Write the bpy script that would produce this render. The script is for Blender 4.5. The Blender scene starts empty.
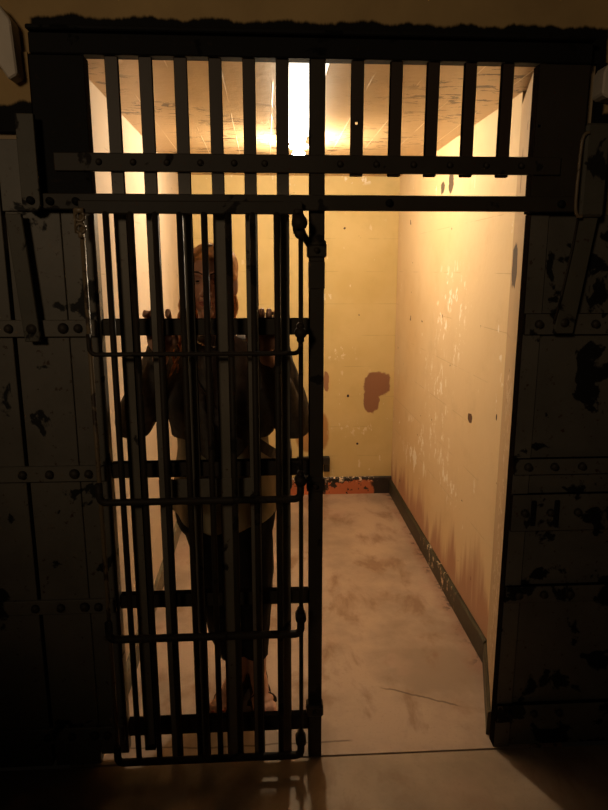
import bpy, bmesh, math, random
from mathutils import Vector, Matrix, noise as mnoise
random.seed(7)
scn = bpy.context.scene
COL = scn.collection
PI = math.pi

# ------------------------------------------------------------------ node helper
class NT:
    def __init__(s, name):
        s.m = bpy.data.materials.new(name); s.m.use_nodes = True
        s.t = s.m.node_tree; s.t.nodes.clear()
        s.out = s.n('ShaderNodeOutputMaterial')
        s.b = s.n('ShaderNodeBsdfPrincipled'); s.l(s.b.outputs[0], s.out.inputs['Surface'])
        s.co = s.n('ShaderNodeTexCoord').outputs['Object']
        s.sep = None
    def n(s, k): return s.t.nodes.new(k)
    def l(s, a, b): s.t.links.new(a, b)
    def put(s, v, sock):
        if isinstance(v, bpy.types.NodeSocket): s.l(v, sock)
        elif isinstance(v, (tuple, list)) and len(v) == 3 and sock.type == 'RGBA': sock.default_value = (*v, 1)
        else: sock.default_value = v
    def math(s, op, a, b=0.0, c=None, clamp=False):
        n = s.n('ShaderNodeMath'); n.operation = op; n.use_clamp = clamp
        s.put(a, n.inputs[0]); s.put(b, n.inputs[1])
        if c is not None: s.put(c, n.inputs[2])
        return n.outputs[0]
    def axis(s, k):
        if s.sep is None:
            s.sep = s.n('ShaderNodeSeparateXYZ'); s.l(s.co, s.sep.inputs[0])
        return s.sep.outputs['XYZ'.index(k)]
    def noise(s, scale, detail=4, rough=.55, stretch=None, dist=0.0, off=(0,0,0)):
        v = s.co
        mp = s.n('ShaderNodeMapping'); s.l(v, mp.inputs[0]); mp.inputs['Location'].default_value = off
        if stretch: mp.inputs['Scale'].default_value = stretch
        n = s.n('ShaderNodeTexNoise'); s.l(mp.outputs[0], n.inputs['Vector'])
        n.inputs['Scale'].default_value = scale; n.inputs['Detail'].default_value = detail
        n.inputs['Roughness'].default_value = rough; n.inputs['Distortion'].default_value = dist
        return n.outputs['Fac']
    def step(s, v, lo, hi):
        n = s.n('ShaderNodeMapRange'); n.interpolation_type = 'SMOOTHSTEP'
        s.put(v, n.inputs[0]); n.inputs[1].default_value = lo; n.inputs[2].default_value = hi
        return n.outputs[0]
    def mix(s, f, a, b):
        n = s.n('ShaderNodeMix'); n.data_type = 'RGBA'
        s.put(f, n.inputs[0]); s.put(a, n.inputs[6]); s.put(b, n.inputs[7]); return n.outputs[2]
    def blob(s, axes, c, r, amp=.5, scale=12, soft=.12, seed=0):
        # irregular paint patch: soft ellipse in two axes with a noisy rim
        u = s.math('DIVIDE', s.math('SUBTRACT', s.axis(axes[0]), c[0]), r[0])
        v = s.math('DIVIDE', s.math('SUBTRACT', s.axis(axes[1]), c[1]), r[1])
        d = s.math('POWER', s.math('ADD', s.math('POWER', s.math('ABSOLUTE', u), 2.6), s.math('POWER', s.math('ABSOLUTE', v), 2.6)), 1/2.6)
        nz = s.math('MULTIPLY', s.math('SUBTRACT', s.noise(scale, 4, .6, off=(seed, seed*1.7, seed*.6)), .5), amp*2)
        return s.step(s.math('ADD', d, nz), 1+soft, 1-soft)
    def lines(s, ax, period, width, phase=0.0):
        f = s.math('FRACT', s.math('ADD', s.math('DIVIDE', s.axis(ax), period), phase))
        return s.step(s.math('ABSOLUTE', s.math('SUBTRACT', f, .5)), width, width*.3)
    def bump(s, h, strength=.3, dist=.004):
        n = s.n('ShaderNodeBump'); n.inputs['Strength'].default_value = strength; n.inputs['Distance'].default_value = dist
        s.put(h, n.inputs['Height']); s.l(n.outputs[0], s.b.inputs['Normal'])
    def fin(s, col, rough=.6, metal=0.0, spec=.5):
        s.put(col, s.b.inputs['Base Color']); s.put(rough, s.b.inputs['Roughness'])
        s.put(metal, s.b.inputs['Metallic']); s.b.inputs['Specular IOR Level'].default_value = spec
        return s.m

M = {}
def steel(name, base, dark, peel=.6, rough=.5, rust=(.05,.022,.01), chips=True, spec=.4, top_shade=None):
    k = NT(name)
    a = k.noise(3.5, 5, .6); c = k.mix(k.step(a, .35, .7), base, tuple(x*.72 for x in base))
    fine = k.noise(60, 3, .6); c = k.mix(k.step(fine, .62, .74), c, rust)
    pl = k.step(k.noise(9, 5, .55, dist=.3, off=(3.1, 0, 1.7)), peel, peel+.035)
    c = k.mix(pl, c, dark)
    if top_shade: c = k.mix(k.step(k.axis('Z'), 1.70, 1.86), c, top_shade)  # bar tops darkened in colour, standing in for shade under the header
    k.bump(k.math('ADD', k.math('MULTIPLY', pl, -1.0), k.math('MULTIPLY', fine, .35)), .35, .002)
    return k.fin(c, k.mix(pl, (rough,)*3, (rough+.2,)*3), 0, spec)
M['steel'] = steel('old_grey_steel_paint', (.150,.131,.108), (.006,.005,.005), .60)
M['peeled'] = steel('peeling_dark_steel_paint', (.125,.110,.092), (.006,.005,.005), .565, .55, spec=.3)
M['bar'] = steel('grey_bar_paint', (.175,.15,.118), (.012,.009,.007), .66, .5, top_shade=(.045,.028,.018))
M['dsteel'] = steel('dim_steel_paint', (.10,.088,.068), (.008,.006,.005), .6, .6)
M['rod'] = steel('dark_rod_paint', (.034,.025,.018), (.010,.007,.005), .6, .6, spec=.2)
M['edge'] = steel('pale_brown_rod', (.22,.155,.09), (.05,.03,.02), .55, .4)  # lighter brown; highlights on the gate's end rod put into the colour
M['side'] = steel('shaded_bar_side', (.007,.005,.004), (.004,.003,.003), .6, .9, (.016,.008,.005), spec=.0)
M['black'] = steel('black_paint', (.008,.007,.007), (.004,.004,.004), .6, .75, (.014,.009,.006), spec=.2)
M['dkrail'] = steel('brown_black_rail_paint', (.044,.034,.025), (.010,.007,.006), .6, .55, spec=.25)

def wall_mat(name, base, alt, chipc, marks=(), axes='YZ', chip=.70, lowtint=None, seamp=.21):
    k = NT(name)
    c = k.mix(k.step(k.noise(1.6, 4, .6), .35, .7), base, alt)
    c = k.mix(k.math('MULTIPLY', k.step(k.noise(5, 5, .65, off=(5,2,1)), .5, .8), .35), c, tuple(x*.78 for x in alt))
    seam = k.math('MULTIPLY', k.lines('Z', seamp, .012, .2), k.step(k.noise(4, 3, .6, off=(9,4,2)), .48, .6))
    c = k.mix(k.math('MULTIPLY', seam, .35), c, tuple(x*.5 for x in alt))
    st = (1, 1, .45)
    ch = k.step(k.noise(17, 5, .62, st, off=(1,7,3)), chip, chip+.02)
    zone = k.step(k.noise(1.9, 2, .5, off=(4,4,8)), .46, .58)
    ch = k.math('MULTIPLY', ch, zone)
    c = k.mix(ch, c, chipc)
    dk = k.step(k.noise(14, 3, .5, off=(8,1,6)), .735, .75)
    c = k.mix(dk, c, (.09,.06,.045))
    if lowtint:
        z = k.math('ADD', k.axis('Z'), k.math('MULTIPLY', k.math('SUBTRACT', k.noise(9, 3, .5, (1,1,.12)), .5), .9))
        c = k.mix(k.math('MULTIPLY', k.step(z, .34, .16), .75), c, lowtint)
    for i, (cc, r, colr, amp, sc) in enumerate(marks):
        if amp < 0:     # cluster of small flakes
            f_ = k.math('MULTIPLY', k.blob(axes, cc, r, .6, 6, .35, i*2.3+1), k.step(k.noise(sc, 5, .65, (1, 1, .6), off=(i, 2, i*3.1)), .585, .60))
            c = k.mix(f_, c, colr)
        else: c = k.mix(k.blob(axes, cc, r, amp, sc, .08, i*2.3+1), c, colr)
    k.bump(k.math('ADD', k.math('SUBTRACT', k.noise(35, 4, .6), k.math('MULTIPLY', ch, .8)), k.math('MULTIPLY', seam, -.8)), .28, .003)
    return k.fin(c, .6, 0, .1)

BR = (.25,.125,.075)
M['w_back'] = wall_mat('cream_paint_back', (.64,.505,.25), (.56,.43,.19), (.72,.62,.42), [
    ((.748,.780), (.090,.085), BR, .32, 16), ((.712,.665), (.052,.085), BR, .4, 20),
    ((.305,.45), (.115,.15), (.42,.23,.09), .12, 8), ((.40,.80), (.018,.07), (.30,.16,.09), .5, 22),
    ((.55,.70), (.008,.010), (.05,.03,.03), .2, 20), ((.62,.36), (.008,.008), (.05,.03,.03), .2, 20),
    ((.48,1.00), (.12,.05), (.74,.64,.44), -1, 38), ((.30,2.105), (.40,.028), (.78,.72,.62), -1, 16), ((.55,.47), (.12,.05), (.70,.6,.4), -1, 40)], 'XZ', .64)
M['w_right'] = wall_mat('cream_paint_right', (.68,.54,.345), (.63,.475,.275), (.80,.74,.66), [
    ((1.43,1.935), (.035,.030), (.10,.07,.05), .6, 24), ((1.29,1.945), (.040,.045), (.10,.07,.05), .6, 24),
    ((.829,.925), (.030,.020), (.11,.06,.04), .4, 30), ((1.80,.52), (.30,.16), (.82,.76,.66), -1, 13), ((1.35,.85), (.25,.25), (.82,.76,.66), -1, 26), ((1.1,.55), (.16,.12), (.82,.76,.66), -1, 20), ((1.2,1.35), (.25,.2), (.86,.80,.72), -1, 26),
    ((.52,1.00), (.006,.012), (.07,.04,.03), .3, 30)],
    'YZ', .66, (.36,.17,.12))
M['w_left'] = wall_mat('pale_paint_left', (.60,.50,.40), (.55,.45,.34), (.80,.74,.66), [], 'YZ', .72)
M['jamb'] = wall_mat('tan_paint_jamb', (.43,.315,.20), (.38,.275,.17), (.72,.60,.46), [
    ((.33,1.56), (.10,.075), (.055,.042,.045), .45, 20), ((.30,1.85), (.012,.07), (.09,.06,.05), .5, 16), ((.22,1.16), (.10,.06), (.72,.62,.5), -1, 30), ((.2,.6), (.15,.5), (.66,.55,.42), -1, 45)], 'YZ', .70)

k = NT('cracked_ceiling_paint')
c = k.mix(k.step(k.noise(2.2, 5, .6), .35, .7), (.55,.385,.215), (.45,.305,.16))
crk = k.step(k.noise(10, 6, .7, (1.0, 2.2, 1), .8, off=(2,3,0)), .55, .575)
crk = k.math('MULTIPLY', crk, k.step(k.noise(2.0, 3, .5, off=(1,5,0)), .45, .6))
c = k.mix(crk, c, (.10,.06,.035))
seam = k.math('MULTIPLY', k.lines('X', .155, .020, .32), k.step(k.noise(3, 2, .5, off=(0,3,7)), .40, .55))
c = k.mix(k.math('MULTIPLY', seam, .8), c, (.78,.66,.48))
k.bump(k.math('ADD', k.math('ADD', k.noise(26, 5, .65), k.math('MULTIPLY', crk, -1.2)), k.math('MULTIPLY', seam, .8)), .4, .004)
M['ceiling'] = k.fin(c, .42, 0, .5)

def floor_mat(name, base, stain, pink):
    k = NT(name)
    c = k.mix(k.step(k.noise(2.3, 5, .62, off=(3,1,0)), .38, .66), base, tuple(x*.66 for x in base))
    c = k.mix(k.math('MULTIPLY', k.step(k.noise(5.5, 5, .6, (1,.55,1), .4, off=(1,9,0)), .50, .66), .85), c, stain)
    c = k.mix(k.math('MULTIPLY', k.step(k.noise(3.2, 3, .6, off=(6,2,4)), .55, .72), .5), c, pink)
    c = k.mix(k.math('MULTIPLY', k.step(k.noise(90, 2, .5), .55, .75), .3), c, tuple(x*.6 for x in base))
    if base[0] > .45:
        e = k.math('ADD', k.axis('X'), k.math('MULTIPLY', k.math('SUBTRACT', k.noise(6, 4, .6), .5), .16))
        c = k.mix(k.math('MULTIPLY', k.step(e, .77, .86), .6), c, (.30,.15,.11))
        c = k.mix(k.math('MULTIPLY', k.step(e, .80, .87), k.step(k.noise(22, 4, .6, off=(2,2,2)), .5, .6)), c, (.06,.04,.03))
        s1 = k.math('ADD', k.axis('Y'), k.math('MULTIPLY', k.noise(4, 4, .6), .08))
        cr = k.step(k.math('ABSOLUTE', k.math('SUBTRACT', k.math('MULTIPLY_ADD', k.axis('X'), .45, s1), .56)), .007, .002)
        cr = k.math('MULTIPLY', cr, k.step(k.math('ABSOLUTE', k.math('SUBTRACT', k.axis('X'), .55)), .15, .11))
        s2 = k.math('ADD', k.axis('Y'), k.math('MULTIPLY', k.noise(3, 4, .6, off=(4,0,0)), .05))
        cr2 = k.math('MULTIPLY', k.step(k.math('ABSOLUTE', k.math('SUBTRACT', s2, .085)), .006, .002), k.step(k.axis('X'), .28, .25))
        c = k.mix(k.math('MULTIPLY', k.math('MAXIMUM', cr, cr2), .7), c, (.07,.04,.025))
    k.bump(k.noise(30, 5, .65), .25, .003)
    return k.fin(c, .58, 0, .4)
M['floor'] = floor_mat('stained_cell_concrete', (.47,.355,.275), (.25,.155,.10), (.47,.315,.25))
M['corr'] = floor_mat('corridor_concrete', (.40,.30,.215), (.26,.17,.11), (.35,.24,.18))

def base_mat(name, base, chipc, lo, hi, cut, extra=None):
    k = NT(name)
    c = k.mix(k.step(k.noise(8, 4, .6), .4, .65), base, tuple(x*.5 for x in base))
    w = k.math('MULTIPLY', k.step(k.noise(26, 5, .65, (1,1,.6)), cut, cut+.03), k.math('MULTIPLY', k.step(k.axis('Y'), lo-.15, lo+.1), k.step(k.axis('Y'), hi+.15, hi-.1)))
    c = k.mix(w, c, chipc)
    if extra:
        zz = k.math('ADD', k.axis('Z'), k.math('MULTIPLY', k.math('SUBTRACT', k.noise(13, 5, .65), .5), .16))
        xx = k.math('ADD', k.axis('X'), k.math('MULTIPLY', k.math('SUBTRACT', k.noise(10, 4, .6, off=(3,3,3)), .5), .14))
        red = k.math('MULTIPLY', k.step(zz, .094, .082), k.step(xx, .74, .72))
        red = k.math('MULTIPLY', red, k.step(k.noise(12, 4, .6, off=(7,7,2)), .60, .57))
        c = k.mix(red, c, extra)
        wh = k.math('MULTIPLY', k.step(k.noise(34, 5, .7, off=(1,2,9)), .53, .56), k.math('MULTIPLY', k.step(k.axis('Z'), .08, .10), k.step(k.axis('X'), .78, .72)))
        c = k.mix(wh, c, (.78,.66,.50))
    k.bump(k.noise(30, 4, .6), .3, .003)
    return k.fin(c, .5)
M['base_r'] = base_mat('dark_green_baseboard', (.042,.038,.022), (.70,.58,.42), .95, 1.45, .58)
M['base_l'] = base_mat('grey_green_baseboard', (.17,.15,.105), (.60,.5,.38), .9, 1.0, .68)
M['base_b'] = base_mat('peeling_red_baseboard', (.030,.022,.018), (.7,.58,.42), 9, 10, .6, (.50,.150,.065))

k = NT('corridor_wall_plaster')
c = k.mix(k.step(k.noise(3, 5, .6), .35, .7), (.50,.335,.15), (.40,.265,.12))
rim = k.math('ADD', k.axis('Z'), k.math('MULTIPLY', k.math('SUBTRACT', k.noise(9, 5, .65, (1,1,.3)), .5), .06))
blk = k.step(rim, 2.182, 2.172)
xl = k.math('ADD', k.axis('X'), k.math('MULTIPLY', k.math('SUBTRACT', k.noise(7, 5, .6, off=(5,1,2)), .5), .03))
blk = k.math('MULTIPLY', blk, k.math('MULTIPLY', k.step(xl, -.595, -.585), k.step(xl, .925, .915)))
low = k.step(rim, 1.975, 1.965)
c = k.mix(k.math('MAXIMUM', blk, low), c, (.007,.006,.006))
k.bump(k.noise(22, 5, .65), .35, .004)
M['plaster'] = k.fin(c, .8, 0, .2)

def plain(name, col, rough=.6, var=.25, scale=12, metal=0.0, spec=.5, stretch=None, alt=None):
    k = NT(name); c = k.mix(k.step(k.noise(scale, 4, .6, stretch), .35, .7), col, alt or tuple(x*(1-var) for x in col))
    k.bump(k.noise(scale*6, 3, .6), .15, .001)
    return k.fin(c, rough, metal, spec)
M['paleox'] = plain('pale_box_paint', (.66,.56,.46), .6, .2, 6)
M['skin'] = plain('skin', (.55,.30,.205), .5, .12, 25)
M['lips'] = plain('lips', (.40,.12,.10), .4, .1, 30)
M['brow'] = plain('eyebrow', (.10,.05,.025), .7)
M['hair'] = plain('orange_blond_hair', (.80,.37,.115), .42, .5, 16, stretch=(3,3,.35))
M['shirt'] = plain('pale_olive_cotton', (.34,.28,.175), .85, .15, 14)
M['card'] = plain('charcoal_knit', (.095,.080,.068), .9, .35, 30, spec=.2)
M['pants'] = plain('black_trousers', (.012,.011,.012), .85, .3, 20, spec=.2)
M['strap'] = plain('brown_black_leather', (.045,.025,.015), .5)
M['sole'] = plain('sandal_leather', (.06,.035,.022), .6)
M['silver'] = plain('silver', (.75,.70,.62), .25, .1, 20, 1.0)
M['nail'] = plain('toe_nail_red', (.35,.05,.05), .25)
M['vent'] = plain('black_iron', (.014,.012,.011), .6)
M['porcelain'] = plain('white_enamel', (.78,.76,.72), .35, .08)

def eye_mat():
    k = NT('eyeball'); d = k.math('SQRT', k.math('ADD', k.math('POWER', k.axis('X'), 2.0), k.math('POWER', k.axis('Z'), 2.0)))
    f = k.math('LESS_THAN', k.axis('Y'), 0.0)
    c = k.mix(k.math('MULTIPLY', k.step(d, .0062, .0056), f), (.55,.48,.42), (.10,.06,.03))
    c = k.mix(k.math('MULTIPLY', k.step(d, .0030, .0026), f), c, (.005,.005,.005))
    return k.fin(c, .12)
M['eye'] = eye_mat()
def emit(name, col, st):
    k = NT(name); k.b.inputs['Emission Color'].default_value = (*col, 1); k.b.inputs['Emission Strength'].default_value = st
    return k.fin(k.mix(k.noise(8), col, tuple(x*.97 for x in col)), .5)
M['bulb'] = emit('lit_bulb_glass', (1.0,.79,.53), 900.0)
M['lens'] = emit('glowing_strip', (1.0,.90,.74), 1.9)

# ------------------------------------------------------------------ mesh helpers
def box(bm, x0, x1, y0, y1, z0, z1, bev=0.0, seg=1):
    b2 = bmesh.new()
    vs = [b2.verts.new((x, y, z)) for z in (z0, z1) for y in (y0, y1) for x in (x0, x1)]
    for f in ((0,2,3,1),(4,5,7,6),(0,1,5,4),(2,6,7,3),(0,4,6,2),(1,3,7,5)): b2.faces.new([vs[i] for i in f])
    if bev: bmesh.ops.bevel(b2, geom=b2.edges[:], offset=bev, segments=seg, affect='EDGES', profile=.5)
    merge(bm, b2)
def merge(bm, b2, mat=None):
    if mat is not None: bmesh.ops.transform(b2, matrix=mat, verts=b2.verts[:])
    mp = {}
    for v in b2.verts: mp[v] = bm.verts.new(v.co)
    for f in b2.faces:
        try: bm.faces.new([mp[v] for v in f.verts])
        except ValueError: pass
    b2.free()
def prism(bm, pts, y0, y1, axis='Y', bev=0.0):
    b2 = bmesh.new()
    def P(u, v, w):
        return {'Y': (u, w, v), 'Z': (u, v, w), 'X': (w, u, v)}[axis]
    a = [b2.verts.new(P(u, v, y0)) for u, v in pts]; b = [b2.verts.new(P(u, v, y1)) for u, v in pts]
    n = len(pts); b2.faces.new(a); b2.faces.new(b[::-1])
    for i in range(n): b2.faces.new((a[i], b[i], b[(i+1) % n], a[(i+1) % n]))
    bmesh.ops.recalc_face_normals(b2, faces=b2.faces[:])
    if bev: bmesh.ops.bevel(b2, geom=b2.edges[:], offset=bev, segments=1, affect='EDGES')
    merge(bm, b2)
def frames(P):
    P = [Vector(p) for p in P]; T = []
    for i in range(len(P)):
        t = P[min(i+1, len(P)-1)] - P[max(i-1, 0)]; T.append(t.normalized())
    ref = Vector((1,0,0)) if abs(T[0].x) < .8 else Vector((0,1,0))
    N = []; n = (ref - T[0]*ref.dot(T[0])).normalized()
    for t in T:
        n = (n - t*n.dot(t)).normalized(); N.append((n, t.cross(n)))
    return P, N
def tube(bm, pts, rad, seg=10, cap=True, ell=None, close=False):
    # swept tube; rad number or per-point list; ell = per-point (rn, rb) factors
    P, N = frames(pts); rings = []
    for i, p in enumerate(P):
        r = rad[i] if isinstance(rad, (list, tuple)) else rad
        e = (1, 1) if ell is None else (ell[i] if isinstance(ell, list) else ell)
        rings.append([bm.verts.new(p + N[i][0]*(math.cos(2*PI*j/seg)*r*e[0]) + N[i][1]*(math.sin(2*PI*j/seg)*r*e[1])) for j in range(seg)])
    for a, b in zip(rings, rings[1:]):
        for j in range(seg): bm.faces.new((a[j], a[(j+1) % seg], b[(j+1) % seg], b[j]))
    if cap: bm.faces.new(rings[0][::-1]); bm.faces.new(rings[-1])
    return rings
def smooth_path(pts, n=6):
    # Catmull-Rom through points of any dimension
    out = []; P = [tuple(p) for p in pts]
    for i in range(len(P)-1):
        p0, p1, p2, p3 = P[max(i-1, 0)], P[i], P[i+1], P[min(i+2, len(P)-1)]
        for k_ in range(n):
            t = k_/n
            out.append(tuple(.5*((2*b)+(-a+c_)*t+(2*a-5*b+4*c_-d)*t*t+(-a+3*b-3*c_+d)*t**3) for a, b, c_, d in zip(p0, p1, p2, p3)))
    out.append(P[-1]); return out
def limb(bm, pts, seg=16, n=5):
    # pts: (x,y,z,r); rounded ends
    S = smooth_path(pts, n); tube(bm, [s[:3] for s in S], [s[3] for s in S], seg)
    for e in (S[0], S[-1]): ball(bm, e[:3], (e[3]*.98,)*3, 12, 8)
def ball(bm, c, r, u=20, v=14, rot=None):
    b2 = bmesh.new(); bmesh.ops.create_uvsphere(b2, u_segments=u, v_segments=v, radius=1)
    m = Matrix.Diagonal((*r, 1))
    if rot is not None: m = rot.to_4x4() @ m
    merge(bm, b2, Matrix.Translation(c) @ m)
def cyl(bm, c, r, h, axis='Y', seg=14, r2=None):
    b2 = bmesh.new(); bmesh.ops.create_cone(b2, cap_ends=True, segments=seg, radius1=r, radius2=r2 if r2 is not None else r, depth=h)
    rot = {'Z': Matrix(), 'Y': Matrix.Rotation(PI/2, 4, 'X'), 'X': Matrix.Rotation(PI/2, 4, 'Y')}[axis]
    merge(bm, b2, Matrix.Translation(c) @ rot)
def torus(bm, c, R, r, axis='Y', seg=18):
    pts = []
    for i in range(seg+1):
        a = 2*PI*i/seg
        d = {'Y': (math.cos(a)*R, 0, math.sin(a)*R), 'Z': (math.cos(a)*R, math.sin(a)*R, 0), 'X': (0, math.cos(a)*R, math.sin(a)*R)}[axis]
        pts.append((c[0]+d[0], c[1]+d[1], c[2]+d[2]))
    tube(bm, pts, r, 8, True)
def link(name, bm, mat, parent=None, smooth=False, keep=False):
    me = bpy.data.meshes.new(name)
    if not keep: bmesh.ops.recalc_face_normals(bm, faces=bm.faces[:])
    bm.to_mesh(me); bm.free()
    if smooth:
        for p in me.polygons: p.use_smooth = True
    for m in (mat if isinstance(mat, (list, tuple)) else [mat]): me.materials.append(m)
    o = bpy.data.objects.new(name, me); COL.objects.link(o)
    if parent is not None:
        o.parent = parent
        base = Vector((0, 0, 0)); q = parent
        while q is not None: base += q.location; q = q.parent
        o.location = -base
    return o
def tag(o, label, cat, group=None):
    o['label'] = label; o['category'] = cat
    if group: o['group'] = group
    return o
def thing(name, loc, label, cat, group=None):
    o = bpy.data.objects.new(name, None); COL.objects.link(o); o.location = loc; o.empty_display_size = .1
    return tag(o, label, cat, group)
def struct(name, bm, mat, smooth=False):
    o = link(name, bm, mat, None, smooth); o['kind'] = 'structure'; return o
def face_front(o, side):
    # front keeps its paint; shade on sides and back put in as near-black colour
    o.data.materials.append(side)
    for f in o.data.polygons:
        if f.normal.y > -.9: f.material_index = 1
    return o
def B(*a, **k):
    bm = bmesh.new(); box(bm, *a, **k); return bm

# ------------------------------------------------------------------ room shell
XL, XR, YB, ZC = -.545, .865, 2.48, 2.13
struct('floor', B(XL-.1, XR+.1, 0, YB+.1, -.12, 0), M['floor'])
struct('floor_corridor', B(-2.2, 2.4, -4.0, -.006, -.12, -.002), M['corr'])
struct('ceiling', B(XL-.1, XR+.1, .06, YB+.1, ZC, ZC+.1), M['ceiling'])
struct('wall_left', B(XL-.1, XL, .30, YB+.1, 0, ZC), M['w_left'])
struct('wall_right', B(XR, XR+.1, .47, YB+.1, 0, ZC), M['w_right'])
struct('wall_back', B(XL, XR, YB, YB+.1, 0, ZC), M['w_back'])
bm = bmesh.new(); prism(bm, [(.735,.045), (XR,.47), (1.9,.47), (1.9,.045)], 0, 2.09, 'Z'); struct('wall_front_right', bm, M['jamb'])
bm = bmesh.new(); prism(bm, [(XL,.045), (-1.8,.045), (-1.8,.30), (XL,.30)], 0, 2.09, 'Z'); struct('wall_front_left', bm, M['jamb'])
struct('wall_front', B(-1.8, 1.9, .03, .06, 2.09, 3.2), M['plaster'])
bm = bmesh.new(); box(bm, -1.8, -.60, .02, .045, 1.90, 2.09); struct('trim_1', bm, M['plaster'])
bm = bmesh.new(); box(bm, .90, 1.9, .02, .045, 1.90, 2.09); struct('trim_2', bm, M['plaster'])
def skirting(name, p0, p1, nrm, mat, h=.098, t=.016, ch=.007):
    bm = bmesh.new(); p0, p1, nv = Vector(p0), Vector(p1), Vector(nrm).normalized()
    prof = [(0,0), (t,0), (t,h-ch), (t-ch,h), (0,h)]
    a = [bm.verts.new((p0.x+nv.x*u, p0.y+nv.y*u, w)) for u, w in prof]; b = [bm.verts.new((p1.x+nv.x*u, p1.y+nv.y*u, w)) for u, w in prof]
    bm.faces.new(a); bm.faces.new(b[::-1])
    for i in range(5): bm.faces.new((a[i], b[i], b[(i+1) % 5], a[(i+1) % 5]))
    return struct(name, bm, mat)
skirting('baseboard_right', (XR, .462), (XR, YB), (-1, 0), M['base_r'])
skirting('baseboard_back', (XL, YB), (XR, YB), (0, -1), M['base_b'], .122, .02)
skirting('baseboard_left', (XL, .30), (XL, YB), (1, 0), M['base_l'])
skirting('baseboard_front_right', (.740, .060), (XR, .47), (-.425, .13), M['base_r'], .09, .012)

# ------------------------------------------------------------------ barred front (fixed)
barX = [-.387, -.3015, -.213, -.1245, -.038, .048]
front = thing('barred_cell_front', (.14, 0, 0), 'fixed grille of flat grey steel bars and bolted rails across the cell opening', 'cell bars')
HW = .0165
for i, x in enumerate(barX):
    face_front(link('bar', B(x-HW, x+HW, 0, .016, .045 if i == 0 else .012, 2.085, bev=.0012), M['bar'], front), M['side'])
for i, x in enumerate([.245, .347, .4445, .5435, .6435]):
    bm = bmesh.new()
    if i == 0:      # this bar has a small bored hole that lets light through
        hx, hz, q = .244, 1.928, .0045
        box(bm, x-HW, hx-q, 0, .016, 1.794, 2.085); box(bm, hx+q, x+HW, 0, .016, 1.794, 2.085)
        box(bm, hx-q, hx+q, 0, .016, 1.794, hz-q); box(bm, hx-q, hx+q, 0, .016, hz+q, 2.085)
    else: box(bm, x-HW, x+HW, 0, .016, 1.794, 2.085, bev=.002)
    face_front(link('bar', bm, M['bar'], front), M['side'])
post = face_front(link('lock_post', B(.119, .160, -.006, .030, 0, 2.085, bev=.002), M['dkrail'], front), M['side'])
for z in (1.60, .925, .17):
    bm = bmesh.new(); box(bm, .113, .166, -.011, .034, z-.020, z+.020, bev=.005); box(bm, .110, .164, -.014, -.008, z+.012, z+.026, bev=.003)
    if z > 1.5:
        box(bm, .1175, .1615, -.009, .03, z-.105, z-.028, bev=.003)
        prism(bm, [(.072, z+.10), (.085, z+.10), (.118, z+.03), (.118, z), (.072, z+.07)], -.012, .01)
    cl = link('collar', bm, M['dkrail'], post)
    bm = bmesh.new(); cyl(bm, (.138, -.014, z), .008, .008); link('bolt', bm, M['rod'], post, True)
RZ = [(1.368,1.414), (.952,.998), (.535,.580), (.088,.142)]
for z0, z1 in RZ:
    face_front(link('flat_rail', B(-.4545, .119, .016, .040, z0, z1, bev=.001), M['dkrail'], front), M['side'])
r = link('upper_rail', B(-.545, .80, -.012, 0, 1.799, 1.845, bev=.002), M['dkrail'], front)
for x in [-.43, -.342, -.255, -.168, -.08, .0, .20, .297, .397, .495, .594, .69]:
    bm = bmesh.new(); cyl(bm, (x, -.016, 1.822), .009, .008, 'Y', 12, .006); link('bolt', bm, M['dkrail'], r, True)
hd = link('header_plate', B(-.585, .862, -.012, .030, 2.078, 2.128, bev=.003), M['black'], front)
link('header_flange', B(-.585, .862, -.030, .028, 2.128, 2.140, bev=.003), M['black'], front)
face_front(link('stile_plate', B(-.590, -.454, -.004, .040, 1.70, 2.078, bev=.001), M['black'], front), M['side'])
bm = bmesh.new()
hx, hz, q = .736, 1.925, .0035
box(bm, .727, hx-q, -.002, .040, 1.70, 2.078); box(bm, hx+q, .862, -.002, .040, 1.70, 2.078); box(bm, hx-q, hx+q, -.002, .040, 1.70, hz-q); box(bm, hx-q, hx+q, -.002, .040, hz+q, 2.078)
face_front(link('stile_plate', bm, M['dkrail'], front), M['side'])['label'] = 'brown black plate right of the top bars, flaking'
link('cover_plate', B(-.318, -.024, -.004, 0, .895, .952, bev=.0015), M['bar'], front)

# ------------------------------------------------------------------ door track
tr = thing('door_track', (.14, -.02, 1.70), 'long flat steel track rail under the top bars, carrying the gate', 'rail')
rl = link('track_rail', B(-.585, .86, -.030, -.013, 1.702, 1.742, bev=.002), M['dkrail'], tr)
for x in (-.556, -.49, .33, .80):
    bm = bmesh.new(); cyl(bm, (x, -.033, 1.722), .010, .008); link('bolt', bm, M['black'], tr, True)

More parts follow.
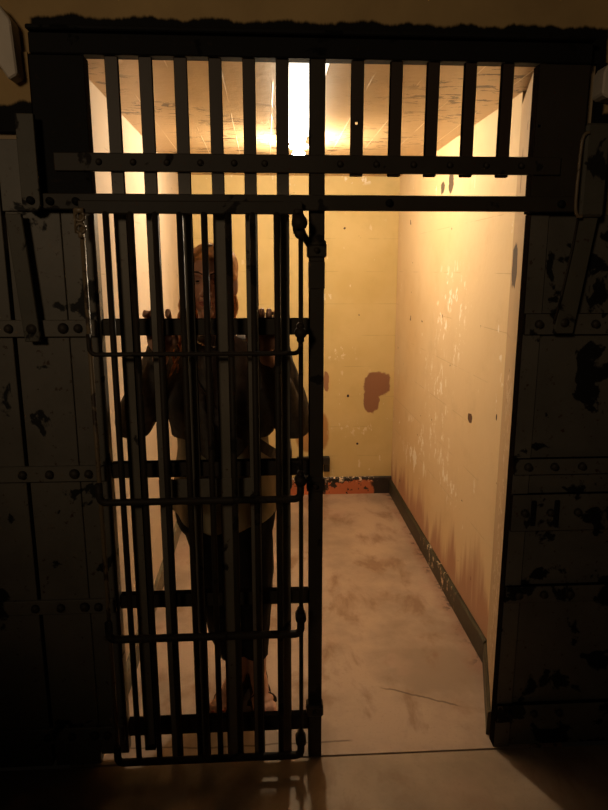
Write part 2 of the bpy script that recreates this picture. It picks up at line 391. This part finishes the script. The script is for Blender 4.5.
# ------------------------------------------------------------------ sliding gate of round rods
GY = -.050
gate = thing('sliding_gate', (-.19, GY, .04), 'sliding gate of dark round rods and bent cross rods, slid open to the left', 'gate')
gx = [-.475 + .0631*i for i in range(10)]
for i, x in enumerate(gx):
    rr = .0065 if i in (0, 9) else .0088
    bm = bmesh.new(); tube(bm, [(x, GY, .045), (x, GY, .9), (x, GY, 1.695)], rr, 10)
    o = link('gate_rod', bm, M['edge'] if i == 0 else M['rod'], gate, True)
    if i == 0: o['label'] = 'lighter brown end rod of the gate'
link('top_bar', B(gx[0]-.004, gx[-1]+.004, GY-.007, GY+.008, 1.690, 1.722, bev=.002), M['dkrail'], gate)
for z, rr in ((1.326,.0062), (.908,.0105), (.482,.0115), (.062,.0115)):
    x0, x1 = gx[0]+.002, gx[-1]-.002; y = GY-.016
    h = .055; c_ = .018
    pts = [(x0, y, z+h)] + [(x0+c_-c_*math.cos(a), y, z+c_-c_*math.sin(a)) for a in [PI/2*i/6 for i in range(7)]] + \
          [(x1-c_+c_*math.sin(a), y, z+c_-c_*math.cos(a)) for a in [PI/2*i/6 for i in range(7)]] + [(x1, y, z+h)]
    bm = bmesh.new(); tube(bm, pts, rr, 10)
    cr = link('cross_rod', bm, M['rod'], gate, True)
    for x in (x1,):
        bm = bmesh.new(); s = .013 if x == x1 else .010
        cyl(bm, (x, y+.004, z+h), s*1.25, .034, 'Y', 12); cyl(bm, (x, y+.004, z+h+.018), s*.8, .024, 'Y', 10); cyl(bm, (x, y+.004, z+h-.018), s*.8, .024, 'Y', 10)
        link('clamp', bm, M['rod'], cr, True)
for x, nm in ((gx[0], 'e'), (gx[-1]-.006, 'r')):
    bm = bmesh.new()
    for z in (1.682, 1.652): torus(bm, (x, GY-.012, z), .0115, .0045)
    box(bm, x-.006, x+.006, GY-.018, GY-.006, 1.628, 1.644, bev=.002); box(bm, x-.014, x-.009, GY-.017, GY-.007, 1.64, 1.70); 
    box(bm, x-.012, x+.012, GY-.018, GY+.006, 1.690, 1.703, bev=.002)
    if nm == 'r': cyl(bm, (x+.002, GY-.014, 1.668), .021, .020); cyl(bm, (x+.002, GY-.014, 1.640), .013, .02)
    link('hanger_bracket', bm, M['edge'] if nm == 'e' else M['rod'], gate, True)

# ------------------------------------------------------------------ steel side panels
pl = thing('steel_side_panel', (-.9, .03, 0), 'riveted steel plank panel with flaking paint left of the barred gate', 'panel')
for x0, x1 in ((-1.55, -.697), (-.686, -.545), (-.5425, -.456)):
    link('plank_plate', B(x0, x1, .005, .044, (.035 if x0 > -.543 else 0), 1.698 if x0 > -.69 else 1.88, bev=.0015), M['steel'], pl)
link('plank_back', B(-1.5, -.55, .044, .0448, .02, 1.6), M['black'], pl)['label'] = 'thin black sheet behind the planks that darkens the gaps'  # black sheet stands in for the darkness in the plank gaps
link('cap_plate', B(-.695, -.594, .012, .044, 1.70, 1.88, bev=.0015), M['steel'], pl)
for z0, z1 in RZ:
    rl = link('strap_rail', B(-1.55, -.463, -.008, .005, z0, z1, bev=.002), M['steel'], pl)
    for x in (-.70, -.625, -.555, -.515):
        bm = bmesh.new(); cyl(bm, (x, -.013, (z0+z1)/2), .013 if x != -.555 else .016, .012, 'Y', 12, .010); link('bolt', bm, M['dkrail'], rl, True)
pr = thing('steel_side_panel', (1.1, .03, 0), 'dark steel panel with black peeled patches right of the open doorway', 'panel')
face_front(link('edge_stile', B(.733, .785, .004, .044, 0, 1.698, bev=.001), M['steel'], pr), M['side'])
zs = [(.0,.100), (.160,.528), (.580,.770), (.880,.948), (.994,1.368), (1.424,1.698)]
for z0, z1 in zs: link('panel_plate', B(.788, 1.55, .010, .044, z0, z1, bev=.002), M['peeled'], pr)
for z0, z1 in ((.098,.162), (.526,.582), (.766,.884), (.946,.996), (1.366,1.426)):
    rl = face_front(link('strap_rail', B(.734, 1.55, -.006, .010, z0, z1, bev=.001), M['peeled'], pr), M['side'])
    for x in (.775, .855, .94):
        bm = bmesh.new(); cyl(bm, (x, -.011, (z0+z1)/2), .013, .012, 'Y', 12, .010); link('bolt', bm, M['dkrail'], rl, True)
for x in (.800, .872): link('lock_tab', B(x-.008, x+.008, -.014, -.006, .785, .866, bev=.003), M['black'], pr)

# ------------------------------------------------------------------ linkages
def rounded_bar(x0, x1, z0, z1, y0, y1, hole=None, seg=10):
    # flat bar with a rounded lower end
    r = (x1-x0)/2; cx_ = (x0+x1)/2; bm = bmesh.new()
    pts = [(x0, z1)] + [(cx_-r*math.cos(a), z0+r-r*math.sin(a)) for a in [PI*i/seg for i in range(seg+1)]] + [(x1, z1)]
    prism(bm, pts, y0, y1, 'Y', .0015); return bm
lk = thing('link_bar', (-.60, -.045, 1.70), 'upright steel link bar with a rounded pierced end, left of the top bars', 'linkage')
link('flat_bar', rounded_bar(-.622, -.576, 1.693, 1.93, -.047, -.031), M['dsteel'], lk)
link('mount', B(-.618, -.602, -.032, .020, 1.905, 1.928), M['black'], lk)
bm = bmesh.new(); cyl(bm, (-.599, -.050, 1.722), .010, .008); link('pivot_pin', bm, M['black'], lk, True)
bm = bmesh.new(); prism(bm, [(-.672, 1.690), (-.630, 1.690), (-.608, 1.358), (-.650, 1.358)], -.036, -.024, 'Y', .002)
lv = thing('lever_arm', (-.63, -.015, 1.36), 'slanting flat lever arm hanging on the left steel panel', 'lever')
link('arm', bm, M['dsteel'], lv)
bm = bmesh.new(); cyl(bm, (-.63, -.0270, 1.392), .014, .020); link('pivot_pin', bm, M['dkrail'], lv, True)
rk = thing('link_bar', (.86, -.045, 1.68), 'upright steel link bar right of the top bars, above the right panel', 'linkage')
bm = bmesh.new(); box(bm, .846, .912, -.050, -.032, 1.688, 1.925, bev=.006); link('flat_bar', bm, M['dsteel'], rk); link('mount', B(.906, .911, -.034, .020, 1.905, 1.922), M['black'], rk)
bm = bmesh.new(); tube(bm, smooth_path([(.850, -.054, 1.90), (.834, -.054, 1.885), (.830, -.054, 1.80), (.830, -.054, 1.715), (.838, -.054, 1.690), (.85, -.054, 1.688)], 5), .0045, 8)
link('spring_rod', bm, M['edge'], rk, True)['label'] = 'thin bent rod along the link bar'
lv = thing('lever_arm', (.84, -.015, 1.37), 'slanting flat lever arm hanging on the right steel panel', 'lever')
bm = bmesh.new(); prism(bm, [(.852, 1.690), (.905, 1.690), (.862, 1.372), (.806, 1.372)], -.036, -.024, 'Y', .002); link('arm', bm, M['dsteel'], lv)
bm = bmesh.new(); tube(bm, [(.848,-.038,1.69), (.838,-.038,1.60), (.818,-.038,1.47), (.803,-.038,1.40)], .0035, 8); link('edge_rod', bm, M['rod'], lv, True)
bm = bmesh.new(); cyl(bm, (.836, -.0270, 1.402), .013, .020); link('pivot_pin', bm, M['dkrail'], lv, True)

# ------------------------------------------------------------------ pale boxes at the top corners
def wall_box(pts, label, sx):
    t = thing('conduit_box', (pts[0][0], .03, pts[0][1]), label, 'box')
    bm = bmesh.new(); prism(bm, pts, -.030, .030, 'Y', .004); link('box_body', bm, M['paleox'], t)
    bm = bmesh.new(); cyl(bm, (sx, -.032, 2.10), .006, .006); link('cover_screw', bm, M['dkrail'], t, True)
wall_box([(-.80,2.12), (-.655,2.045), (-.634,2.012), (-.612,2.024), (-.618,2.148), (-.645,2.185), (-.80,2.26)], 'pale painted box fixed to the wall at the top left corner', -.70)
wall_box([(.888,2.000), (.905,1.990), (1.08,1.990), (1.08,2.075), (.900,2.075), (.888,2.055)], 'pale painted box fixed to the wall at the top right edge', 1.02)

# ------------------------------------------------------------------ ceiling light, back wall iron box
cl = thing('ceiling_light', (.13, .75, ZC), 'ceiling bulb with a weakly glowing strip running front to back above the cell', 'ceiling light')
link('housing', B(.066, .186, .11, 1.235, ZC-.022, ZC, bev=.004), M['porcelain'], cl)
link('lens', B(.071, .181, .115, 1.23, ZC-.030, ZC-.020, bev=.003), M['lens'], cl)  # weakly glowing white strip along the ceiling; the bulb lights the cell
bm = bmesh.new(); cyl(bm, (.155, 1.30, ZC-.02), .045, .04, 'Z', 20, .055); link('bulb_holder', bm, M['porcelain'], cl, True)
bm = bmesh.new(); ball(bm, (.155, 1.30, ZC-.085), (.032, .032, .045), 16, 12); link('bulb', bm, M['bulb'], cl, True)
vb = thing('iron_bracket', (.30, YB, .20), 'small black iron box low on the back wall behind the post', 'bracket')
bm = bmesh.new(); box(bm, .20, .425, YB-.05, YB, .225, .275, bev=.004); box(bm, .385, .425, YB-.035, YB, .17, .225, bev=.003); box(bm, .25, .28, YB-.03, YB, .104, .23); link('bracket_box', bm, M['vent'], vb)
bm = bmesh.new(); box(bm, .205, .42, YB-.058, YB-.048, .262, .28, bev=.002); link('bracket_lip', bm, M['vent'], vb)

# ------------------------------------------------------------------ person behind the gate
def remeshed(name, bm, mat, parent, voxel, it=4, post=None, fold=0.0, fscale=9):
    tmp = link('tmp', bm, mat); md = tmp.modifiers.new('r', 'REMESH'); md.mode = 'VOXEL'; md.voxel_size = voxel
    sm = tmp.modifiers.new('s', 'SMOOTH'); sm.factor = .5; sm.iterations = it
    dg = bpy.context.evaluated_depsgraph_get(); dg.update()
    me = bpy.data.meshes.new_from_object(tmp.evaluated_get(dg)); me.name = name
    old = tmp.data; bpy.data.objects.remove(tmp); bpy.data.meshes.remove(old)
    if fold:
        nr = [v.normal.copy() for v in me.vertices]
        for v, n_ in zip(me.vertices, nr):
            p = v.co; q = Vector((p.x*fscale*1.6, p.y*fscale*1.6, p.z*fscale*.55))
            v.co = p + n_*(fold*mnoise.noise(q) + fold*.5*mnoise.noise(q*2.1))
    if post:
        for v in me.vertices: v.co = post(v.co)
    for p in me.polygons: p.use_smooth = True
    me.materials.clear(); me.materials.append(mat)
    o = bpy.data.objects.new(name, me); COL.objects.link(o)
    if parent is not None:
        o.parent = parent; o.location = -Vector(parent.location)
    return o
def loft(bm, rings, seg=36, power=2.3):
    # rings: (cx, cy, z, rx, ry, hemfn or 0)
    S = smooth_path([r_[:5] for r_ in rings], 5); L = []
    for cx_, cy_, z_, rx, ry in S:
        ring = []
        for j in range(seg):
            a = 2*PI*j/seg; ca, sa = math.cos(a), math.sin(a)
            q = (abs(ca)**power + abs(sa)**power)**(-1/power)
            ring.append(bm.verts.new((cx_+rx*q*ca, cy_+ry*q*sa, z_)))
        L.append(ring)
    for a, b in zip(L, L[1:]):
        for j in range(seg): bm.faces.new((a[j], a[(j+1) % seg], b[(j+1) % seg], b[j]))
    bm.faces.new(L[0][::-1]); bm.faces.new(L[-1]); return L

H = Vector((-.172, .258, 1.513)); HR = Matrix.Rotation(math.radians(-5), 3, 'Z') @ Matrix.Rotation(math.radians(3), 3, 'Y')
def hp(x, y, z): return H + HR @ Vector((x, y, z))
def hball(bm, c, r): ball(bm, hp(*c), r, 24, 16, HR)

bm = bmesh.new()
# head
hball(bm, (0,.015,.022), (.073,.090,.081)); hball(bm, (0,-.020,-.022), (.060,.066,.074)); hball(bm, (0,-.020,-.066), (.047,.053,.043))
hball(bm, (0,-.060,-.097), (.021,.018,.016))
for s in (-1, 1):
    hball(bm, (s*.034,-.050,-.034), (.024,.022,.024)); hball(bm, (s*.028,-.072,.020), (.027,.014,.008))
    hball(bm, (s*.075,.012,-.012), (.009,.019,.031)); hball(bm, (s*.0115,-.093,-.038), (.0085,.0095,.0075))
limb(bm, [(*hp(0,-.080,.010),.0075), (*hp(0,-.094,-.016),.0095), (*hp(0,-.104,-.034),.0115)], 12, 4)
hball(bm, (0,-.077,-.056), (.022,.011,.012)); hball(bm, (0,-.075,-.073), (.019,.011,.009))
# neck, trunk
limb(bm, [(-.160,.300,1.28,.060), (-.163,.290,1.35,.052), (-.170,.278,1.43,.050)], 20)
loft(bm, [(-.158,.300,1.335,.075,.055), (-.158,.300,1.30,.150,.075), (-.155,.300,1.24,.160,.090), (-.152,.295,1.12,.145,.098), (-.150,.30,1.00,.128,.090), (-.149,.305,.90,.145,.098), (-.149,.31,.80,.160,.108), (-.149,.31,.74,.150,.10)])
for s in (-1, 1): ball(bm, (-.153+s*.068,.215,1.135), (.052,.036,.050))
# legs
A1, A2 = (-.122,.350), (-.050,.350)
legs = [([(-.225,.31,.78,.082), (-.205,.30,.62,.072), (-.180,.295,.46,.054), (-.172,.312,.40,.050), (-.150,.335,.28,.050), (A1[0],.350,.12,.034), (A1[0],.350,.075,.034)], A1, Vector((-.42,-1,0)), -1),
        ([(-.085,.31,.78,.082), (-.075,.30,.62,.072), (-.066,.295,.46,.054), (-.064,.312,.40,.050), (-.058,.335,.28,.050), (A2[0],.350,.12,.034), (A2[0],.350,.075,.034)], A2, Vector((.17,-1,0)), 1)]
FEET = []
for pts, an, d, s in legs:
    limb(bm, pts, 18)
    d.normalize(); l_ = Vector((-d.y, d.x, 0)); a_ = Vector((an[0], an[1], 0)); up = Vector((0,0,1)); zo = .014
    fr = Matrix((l_, d, up)).transposed()
    ball(bm, a_ - d*.042 + up*(.032+zo), (.028,.032,.030), 16, 12, fr)
    limb(bm, [(*(a_-d*.02+up*(.05+zo)),.030), (*(a_+d*.04+up*(.048+zo)),.032), (*(a_+d*.095+up*(.030+zo)),.028)], 16)
    ball(bm, a_ + d*.105 + up*(.022+zo), (.042,.040,.020), 18, 12, fr)
    toes = []
    for i in range(5):
        lat = (-.034 + .0165*i) * s * 1.0
        ln = (.022,.032,.037,.040,.042)[i] if True else 0
        r_ = (.0072,.0078,.0082,.0086,.0118)[i]
        p0 = a_ + d*(.122+.004*i) - l_*lat*-1*s*s + up*(.018+zo); p1 = p0 + d*ln*.6 + up*.003; p2 = p0 + d*ln + up*(-.007)
        limb(bm, [(*p0, r_), (*p1, r_), (*p2, r_*.92)], 10, 3); toes.append((p2 + up*r_*.75 + d*.002, r_))
    FEET.append((a_, d, l_, fr, toes, s))
# arms and hands
ARMS = []
for s, sh, el, Xc in ((1, (-.318,.300,1.285), (-.428,.250,1.075), -.309), (-1, (.008,.300,1.285), (.078,.252,1.068), -.003)):
    wr = (Xc, .092, 1.300)
    ARMS.append((sh, el, wr))
    mid = tuple((a+b)/2 for a, b in zip(sh, el)); fm = tuple(a*.6+b*.4 for a, b in zip(el, wr))
    limb(bm, [(-.155-s*.10,.30,1.285,.050), (*sh,.052), (*mid,.044), (*el,.038)], 16)
    limb(bm, [(*el,.038), (*fm,.036), (*wr,.0225)], 16)
    limb(bm, [(*wr,.0225), (Xc,.083,1.335,.022)], 12)
    ball(bm, (Xc, .077, 1.352), (.039,.0145,.043), 20, 14); ball(bm, (Xc+s*.022, .072, 1.335), (.020,.016,.028))
    for dx, dz in ((.0315,-.001), (.0105,.003), (-.0105,.001), (-.0310,-.008)):
        x = Xc+s*dx; zk = 1.384+dz
        limb(bm, [(x,.074,zk-.012,.0088), (x,.068,zk+.012,.0088), (x,.058,1.424+dz*.5,.0082), (x,.040,1.4345+dz*.4,.0076), (x,.0235,1.4225,.0070)], 10, 4)
    limb(bm, [(Xc+s*.026,.074,1.330,.012), (Xc+s*.047,.064,1.348,.0105), (Xc+s*.050,.055,1.370,.0092), (Xc+s*.046,.0525,1.388,.0082)], 10, 4)
EYE = [hp(s*.030, -.0685, .0) for s in (-1, 1)]
def sockets(co):
    for e in EYE:
        dd = Vector((co.x-e.x, (co.y-e.y)*.55, (co.z-e.z)*1.35)).length
        if dd < .024: co = co + Vector((0, .0085*(1-(dd/.024)**2)**1.5, 0))
    return co
person = remeshed('person', bm, M['skin'], None, .0036, 5, sockets)
tag(person, 'barefoot-sandalled person standing behind the bars, gripping the top rail with both hands', 'person')
person['label'] = 'person with long orange-blond hair standing behind the bars, both hands on the rail'
# face details
for e in EYE:
    b2 = bmesh.new(); ball(b2, (0,0,0), (.0118,)*3, 20, 14)
    o = link('eye', b2, M['eye'], None, True); o.parent = person; o.location = e + Vector((0,.0035,0)); o.rotation_euler = (0, 0, math.radians(4))
    b2 = bmesh.new(); u = e-H
    
    for k_ in range(5):     # upper lid folds down over the top of the eyeball
        h_ = .0035 + .0022*k_
        arc = [(e.x+.0150*math.cos(a), e.y+.0035-.0125*math.sqrt(max(0,1-(h_/.0135)**2))*(.35+.65*math.sin(a)), e.z+h_*math.sin(a)) for a in [PI*i/10 for i in range(11)]]
        tube(b2, arc, .0016, 6)
    arc = [(e.x+.0145*math.cos(a), e.y+.0035-.0115*(.35+.65*math.sin(a)), e.z-.0052*math.sin(a)) for a in [PI*i/10 for i in range(11)]]
    tube(b2, arc, .0017, 6); link('eyelid', b2, M['skin'], person, True)
for s in (-1, 1):
    b2 = bmesh.new(); pts = [hp(s*x, y, z) for x, y, z in ((.012,-.087,.020), (.024,-.0865,.0262), (.036,-.079,.0262), (.047,-.067,.020))]
    tube(b2, smooth_path([tuple(p) for p in pts], 4), [.0022]*4+[.003]*5+[.0028]*3+[.0012], 8); link('eyebrow', b2, M['brow'], person, True)
b2 = bmesh.new(); S = [hp(x, y, z) for x, y, z in ((-.023,-.0785,-.0638), (-.012,-.0880,-.0610), (0,-.0900,-.0625), (.012,-.0880,-.0610), (.023,-.0785,-.0638))]
tube(b2, smooth_path([tuple(p) for p in S], 4), [.0012+.0020*math.sin(PI*i/16) for i in range(17)], 8)
S = [hp(x, y, z) for x, y, z in ((-.022,-.0785,-.0650), (-.011,-.0868,-.0700), (0,-.0888,-.0712), (.011,-.0868,-.0700), (.022,-.0785,-.0650))]
tube(b2, smooth_path([tuple(p) for p in S], 4), [.0012+.0026*math.sin(PI*i/16) for i in range(17)], 8); link('lips', b2, M['lips'], person, True)
# hair
bm = bmesh.new(); b2 = bmesh.new(); bmesh.ops.create_uvsphere(b2, u_segments=36, v_segments=24, radius=1)
for v in b2.verts:
    c = v.co; q = Vector((c.x*.081, c.y*.099+.017, c.z*.088+.022))
    edge_ = .066 - 9.0*max(0, abs(q.x)-.030)**2*3
    fr_ = max(0.0, min(1.0, (.012-q.y)/.02)) * max(0.0, min(1.0, (edge_-q.z)/.012))
    k_ = max(fr_, max(0.0, min(1.0, (-.045-q.z)/.02)))
    q = q.lerp(Vector((q.x*.84, q.y*.60+.012, q.z*.86)), k_)
    v.co = hp(*q)
merge(bm, b2)
rnd = random.Random(11)
def lock(az, length, r0, fx=0, fy=0, wav=.010, el0=80):
    a = math.radians(az); pts = []; rad = []
    for i in range(8):
        el = math.radians(el0 - (el0+6)*i/7)
        q = Vector((math.sin(a)*math.cos(el)*.070, -math.cos(a)*math.cos(el)*.094+.017, math.sin(el)*.087+.024)); pts.append(hp(*q)); rad.append(r0*(.6+.4*i/7))
    p = pts[-1].copy(); n_ = 14; ph = rnd.uniform(0, 6.3)
    for i in range(1, n_+1):
        t = i/n_
        pts.append(Vector((p.x + fx*t + wav*math.sin(ph+t*11)*min(1, t*3), p.y + fy*t + wav*.7*math.cos(ph+t*11)*min(1, t*3), p.z - length*t)))
        rad.append(r0*(1-.72*t**1.5))
    tube(bm, [tuple(x) for x in pts], rad, 8)
for i in range(26):
    az = 122 + i*(126/25) + rnd.uniform(-3, 3)
    lock(az, rnd.uniform(.17,.24), rnd.uniform(.010,.013), 0, .03, .006)
for i in range(9):    # locks falling in front of the shoulder at the left of the photo
    lock(-88 + i*5 - 8, rnd.uniform(.24,.33), rnd.uniform(.009,.013), -.045+rnd.uniform(-.018,.018), -.055-.02*rnd.random(), .012, 70)
for i in range(5): lock(78 + i*7, rnd.uniform(.02,.06), rnd.uniform(.005,.008), -.010+rnd.uniform(-.006,.006), .02, .006, 60)
def skull(az, el, k_=1.03):
    a, e_ = math.radians(az), math.radians(el)
    return tuple(hp(math.sin(a)*math.cos(e_)*.081*k_, -math.cos(a)*math.cos(e_)*.099*k_+.017, math.sin(e_)*.088*k_+.022))
for sd in (-1, 1):      # strands falling from the parting to both sides
    for i in range(15):
        a1 = 38 + i*7.5 + rnd.uniform(-2, 2)
        S = smooth_path([skull(sd*(8+i*7), 80-i*.6, .99), skull(sd*(a1*.72), 64, 1.01), skull(sd*a1, 42, 1.0), skull(sd*(a1+16), 20, .95), skull(sd*(a1+30), -4, .90)], 5); n__ = len(S)-1
        tube(bm, S, [.004+.0065*math.sin(PI*min(1, .1+.8*k_/n__)) for k_ in range(len(S))], 7)
link('hair', bm, M['hair'], person, True)
# shirt
bm = bmesh.new()
loft(bm, [(-.158,.298,1.325,.080,.062), (-.157,.298,1.29,.160,.084), (-.154,.292,1.20,.172,.110), (-.151,.288,1.12,.163,.125), (-.149,.297,1.00,.152,.112), (-.148,.302,.90,.165,.118), (-.148,.306,.80,.178,.130), (-.148,.306,.70,.180,.134)])
def hem(co):
    if co.z < .80:
        t = (.80-co.z)/.10; dx = (co.x+.148)/.18; co = co.copy(); co.z = .80 - t*(.10 - .040*dx*dx + (.012 if co.y < .30 else .0)*(-1)*dx*dx)
        co.x += .006*math.sin(co.y*60)*t; co.y += .007*math.sin(co.x*75)*t
    return co
remeshed('shirt', bm, M['shirt'], person, .008, 3, hem, .006, 9)
# cropped cardigan with full sleeves
bm = bmesh.new()
loft(bm, [(-.158,.300,1.345,.070,.062), (-.157,.300,1.305,.165,.090), (-.155,.292,1.22,.184,.126), (-.152,.284,1.12,.180,.146), (-.150,.297,1.04,.168,.126), (-.150,.298,1.015,.166,.124)])
for sh, el, wr in ARMS:
    sx = -1 if sh[0] < -.15 else 1
    mid = tuple((a+b)/2 for a, b in zip(sh, el)); lo_ = (el[0]+sx*.004, el[1], el[2]-.004); fm = tuple(a*.6+b*.4 for a, b in zip(el, wr)); cf = tuple(a*.12+b*.88 for a, b in zip(el, wr))
    limb(bm, [(sh[0]-sx*.05, sh[1], sh[2]-.010, .068), (*sh,.064), (*mid,.068), (*lo_,.064)], 18)
    limb(bm, [(*lo_,.064), (fm[0], fm[1], fm[2]-.008,.052), (*cf,.033)], 18)
def dip(co):
    if co.z < 1.10 and co.y < .29 and abs(co.x+.15) < .17:
        co = co.copy(); t = (1.10-co.z)/.09; co.z -= t*.085*max(0, 1-((co.x+.15)/.10)**2)
    return co
cd_ = remeshed('cardigan', bm, M['card'], person, .008, 3, dip, .009, 11)
# trousers
bm = bmesh.new()
loft(bm, [(-.149,.31,.84,.166,.118), (-.149,.31,.78,.172,.122), (-.146,.31,.70,.168,.116), (-.140,.31,.665,.155,.10)])
loft(bm, [(-.215,.31,.76,.098,.110), (-.197,.305,.62,.082,.092), (-.188,.305,.50,.072,.080), (-.178,.315,.36,.062,.068), (-.166,.325,.27,.060,.062), (-.148,.335,.185,.047,.052), (-.143,.338,.150,.041,.045)], 28, 2)
loft(bm, [(-.085,.31,.76,.098,.110), (-.067,.305,.62,.082,.092), (-.056,.305,.50,.070,.080), (-.055,.315,.36,.056,.068), (-.056,.325,.27,.055,.062), (-.056,.335,.185,.046,.052), (-.055,.338,.150,.041,.045)], 28, 2)
remeshed('trousers', bm, M['pants'], person, .007, 2, None, .007, 12)
# shoulder strap worn across the front, and its small bag at the far hip
pts = [(-.300,.300,1.362), (-.290,.212,1.325), (-.23,.150,1.215), (-.15,.122,1.10), (-.085,.135,1.055), (.0,.172,.985), (.036,.235,.945), (.045,.31,.93)]
S = smooth_path(pts, 5); bm = bmesh.new(); P_, N_ = frames(S); prev = None
for p, (n1, n2) in zip(P_, N_):
    out = Vector((p.x+.15, p.y-.30, 0)).normalized(); t_i = n1.cross(n2); w_ = t_i.cross(out).normalized()
    q = [bm.verts.new(p + w_*a_ + out*b_) for a_, b_ in ((-.017,0), (.017,0), (.017,.004), (-.017,.004))]
    if prev:
        for j in range(4): bm.faces.new((prev[j], prev[(j+1) % 4], q[(j+1) % 4], q[j]))
    prev = q
link('bag_strap', bm, M['strap'], person, False)
bm = bmesh.new(); box(bm, .028, .082, .30, .44, .80, .955, bev=.015, seg=3); link('shoulder_bag', bm, M['strap'], person, True)
# necklace
bm = bmesh.new(); S = [(-.165+.070*math.sin(a), .268-.062*math.cos(a), 1.352-.040*max(0, math.cos(a))) for a in [math.radians(-110+22*i) for i in range(11)]]
for p in smooth_path(S, 3): ball(bm, p, (.0042,)*3, 8, 6)
link('necklace', bm, M['silver'], person, True)
# sandals
for a_, d, l_, fr, toes, s in FEET:
    bm = bmesh.new(); out = []
    for u, w0, w1 in ((-.078,.0,.0), (-.070,-.022,.022), (-.03,-.031,.031), (.03,-.033,.034), (.09,-.041,.044), (.13,-.042,.046), (.155,-.030,.044), (.176,-.008,.030)):
        out.append((u, w0*1.0, w1))
    L = [a_+d*u+l_*(w0 if s > 0 else -w1) for u, w0, w1 in out]; R_ = [a_+d*u+l_*(w1 if s > 0 else -w0) for u, w0, w1 in out]
    loop = L + R_[:0:-1]
    prism(bm, [(p.x, p.y) for p in loop], .001, .014, 'Z'); sole = link('sandal', bm, M['sole'], person)
    for u, hgt, wd, rr in ((.100,.040,.046,.0065), (.062,.060,.0305,.0065), (-.002,.088,.033,.005)):
        bm = bmesh.new(); pts = [a_ + d*(u + (.0 if u > 0 else 0)) + l_*(wd*math.cos(t)) + Vector((0,0,.012+hgt*math.sin(t)**.8)) for t in [PI*i/10 for i in range(11)]]
        tube(bm, [tuple(p) for p in pts], rr, 8, True, (1.5,.6)); link('strap', bm, M['strap'], sole, True)
    for c_, r_ in toes:
        bm = bmesh.new(); ball(bm, c_, (r_*.62, r_*.75, r_*.3), 10, 8, fr); link('toenail', bm, M['nail'], person, True)
# ------------------------------------------------------------------ lights, world, camera
w = bpy.data.worlds.new('dark_hall'); scn.world = w; w.use_nodes = True
w.node_tree.nodes['Background'].inputs[0].default_value = (.9,.65,.45,1); w.node_tree.nodes['Background'].inputs[1].default_value = .0015
ld = bpy.data.lights.new('corridor_lamp', 'SPOT'); ld.energy = 55; ld.color = (1,.74,.45); ld.spot_size = math.radians(62); ld.spot_blend = 1.0; ld.shadow_soft_size = .25
lo = bpy.data.objects.new('corridor_lamp', ld); COL.objects.link(lo); lo.location = (-1.2, -3.2, 2.5)
lo.rotation_euler = (Vector((.0, 0, 1.95)) - Vector(lo.location)).to_track_quat('-Z', 'Y').to_euler()
cd = bpy.data.cameras.new('camera'); cam = bpy.data.objects.new('camera', cd); COL.objects.link(cam)
cam.location = (0, -1.796, 1.55); cam.rotation_euler = (math.radians(90-11.997), 0, math.radians(-3.324))
cd.sensor_fit = 'AUTO'; cd.sensor_width = 36; cd.lens = 640/810*36; cd.clip_start = .02
scn.camera = cam
scn.view_settings.view_transform = 'Standard'; scn.view_settings.look = 'None'; scn.view_settings.exposure = 0
scn.cycles.use_denoising = True
scn.cycles.max_bounces = 8; scn.cycles.diffuse_bounces = 5
scn.cycles.sample_clamp_indirect = 6
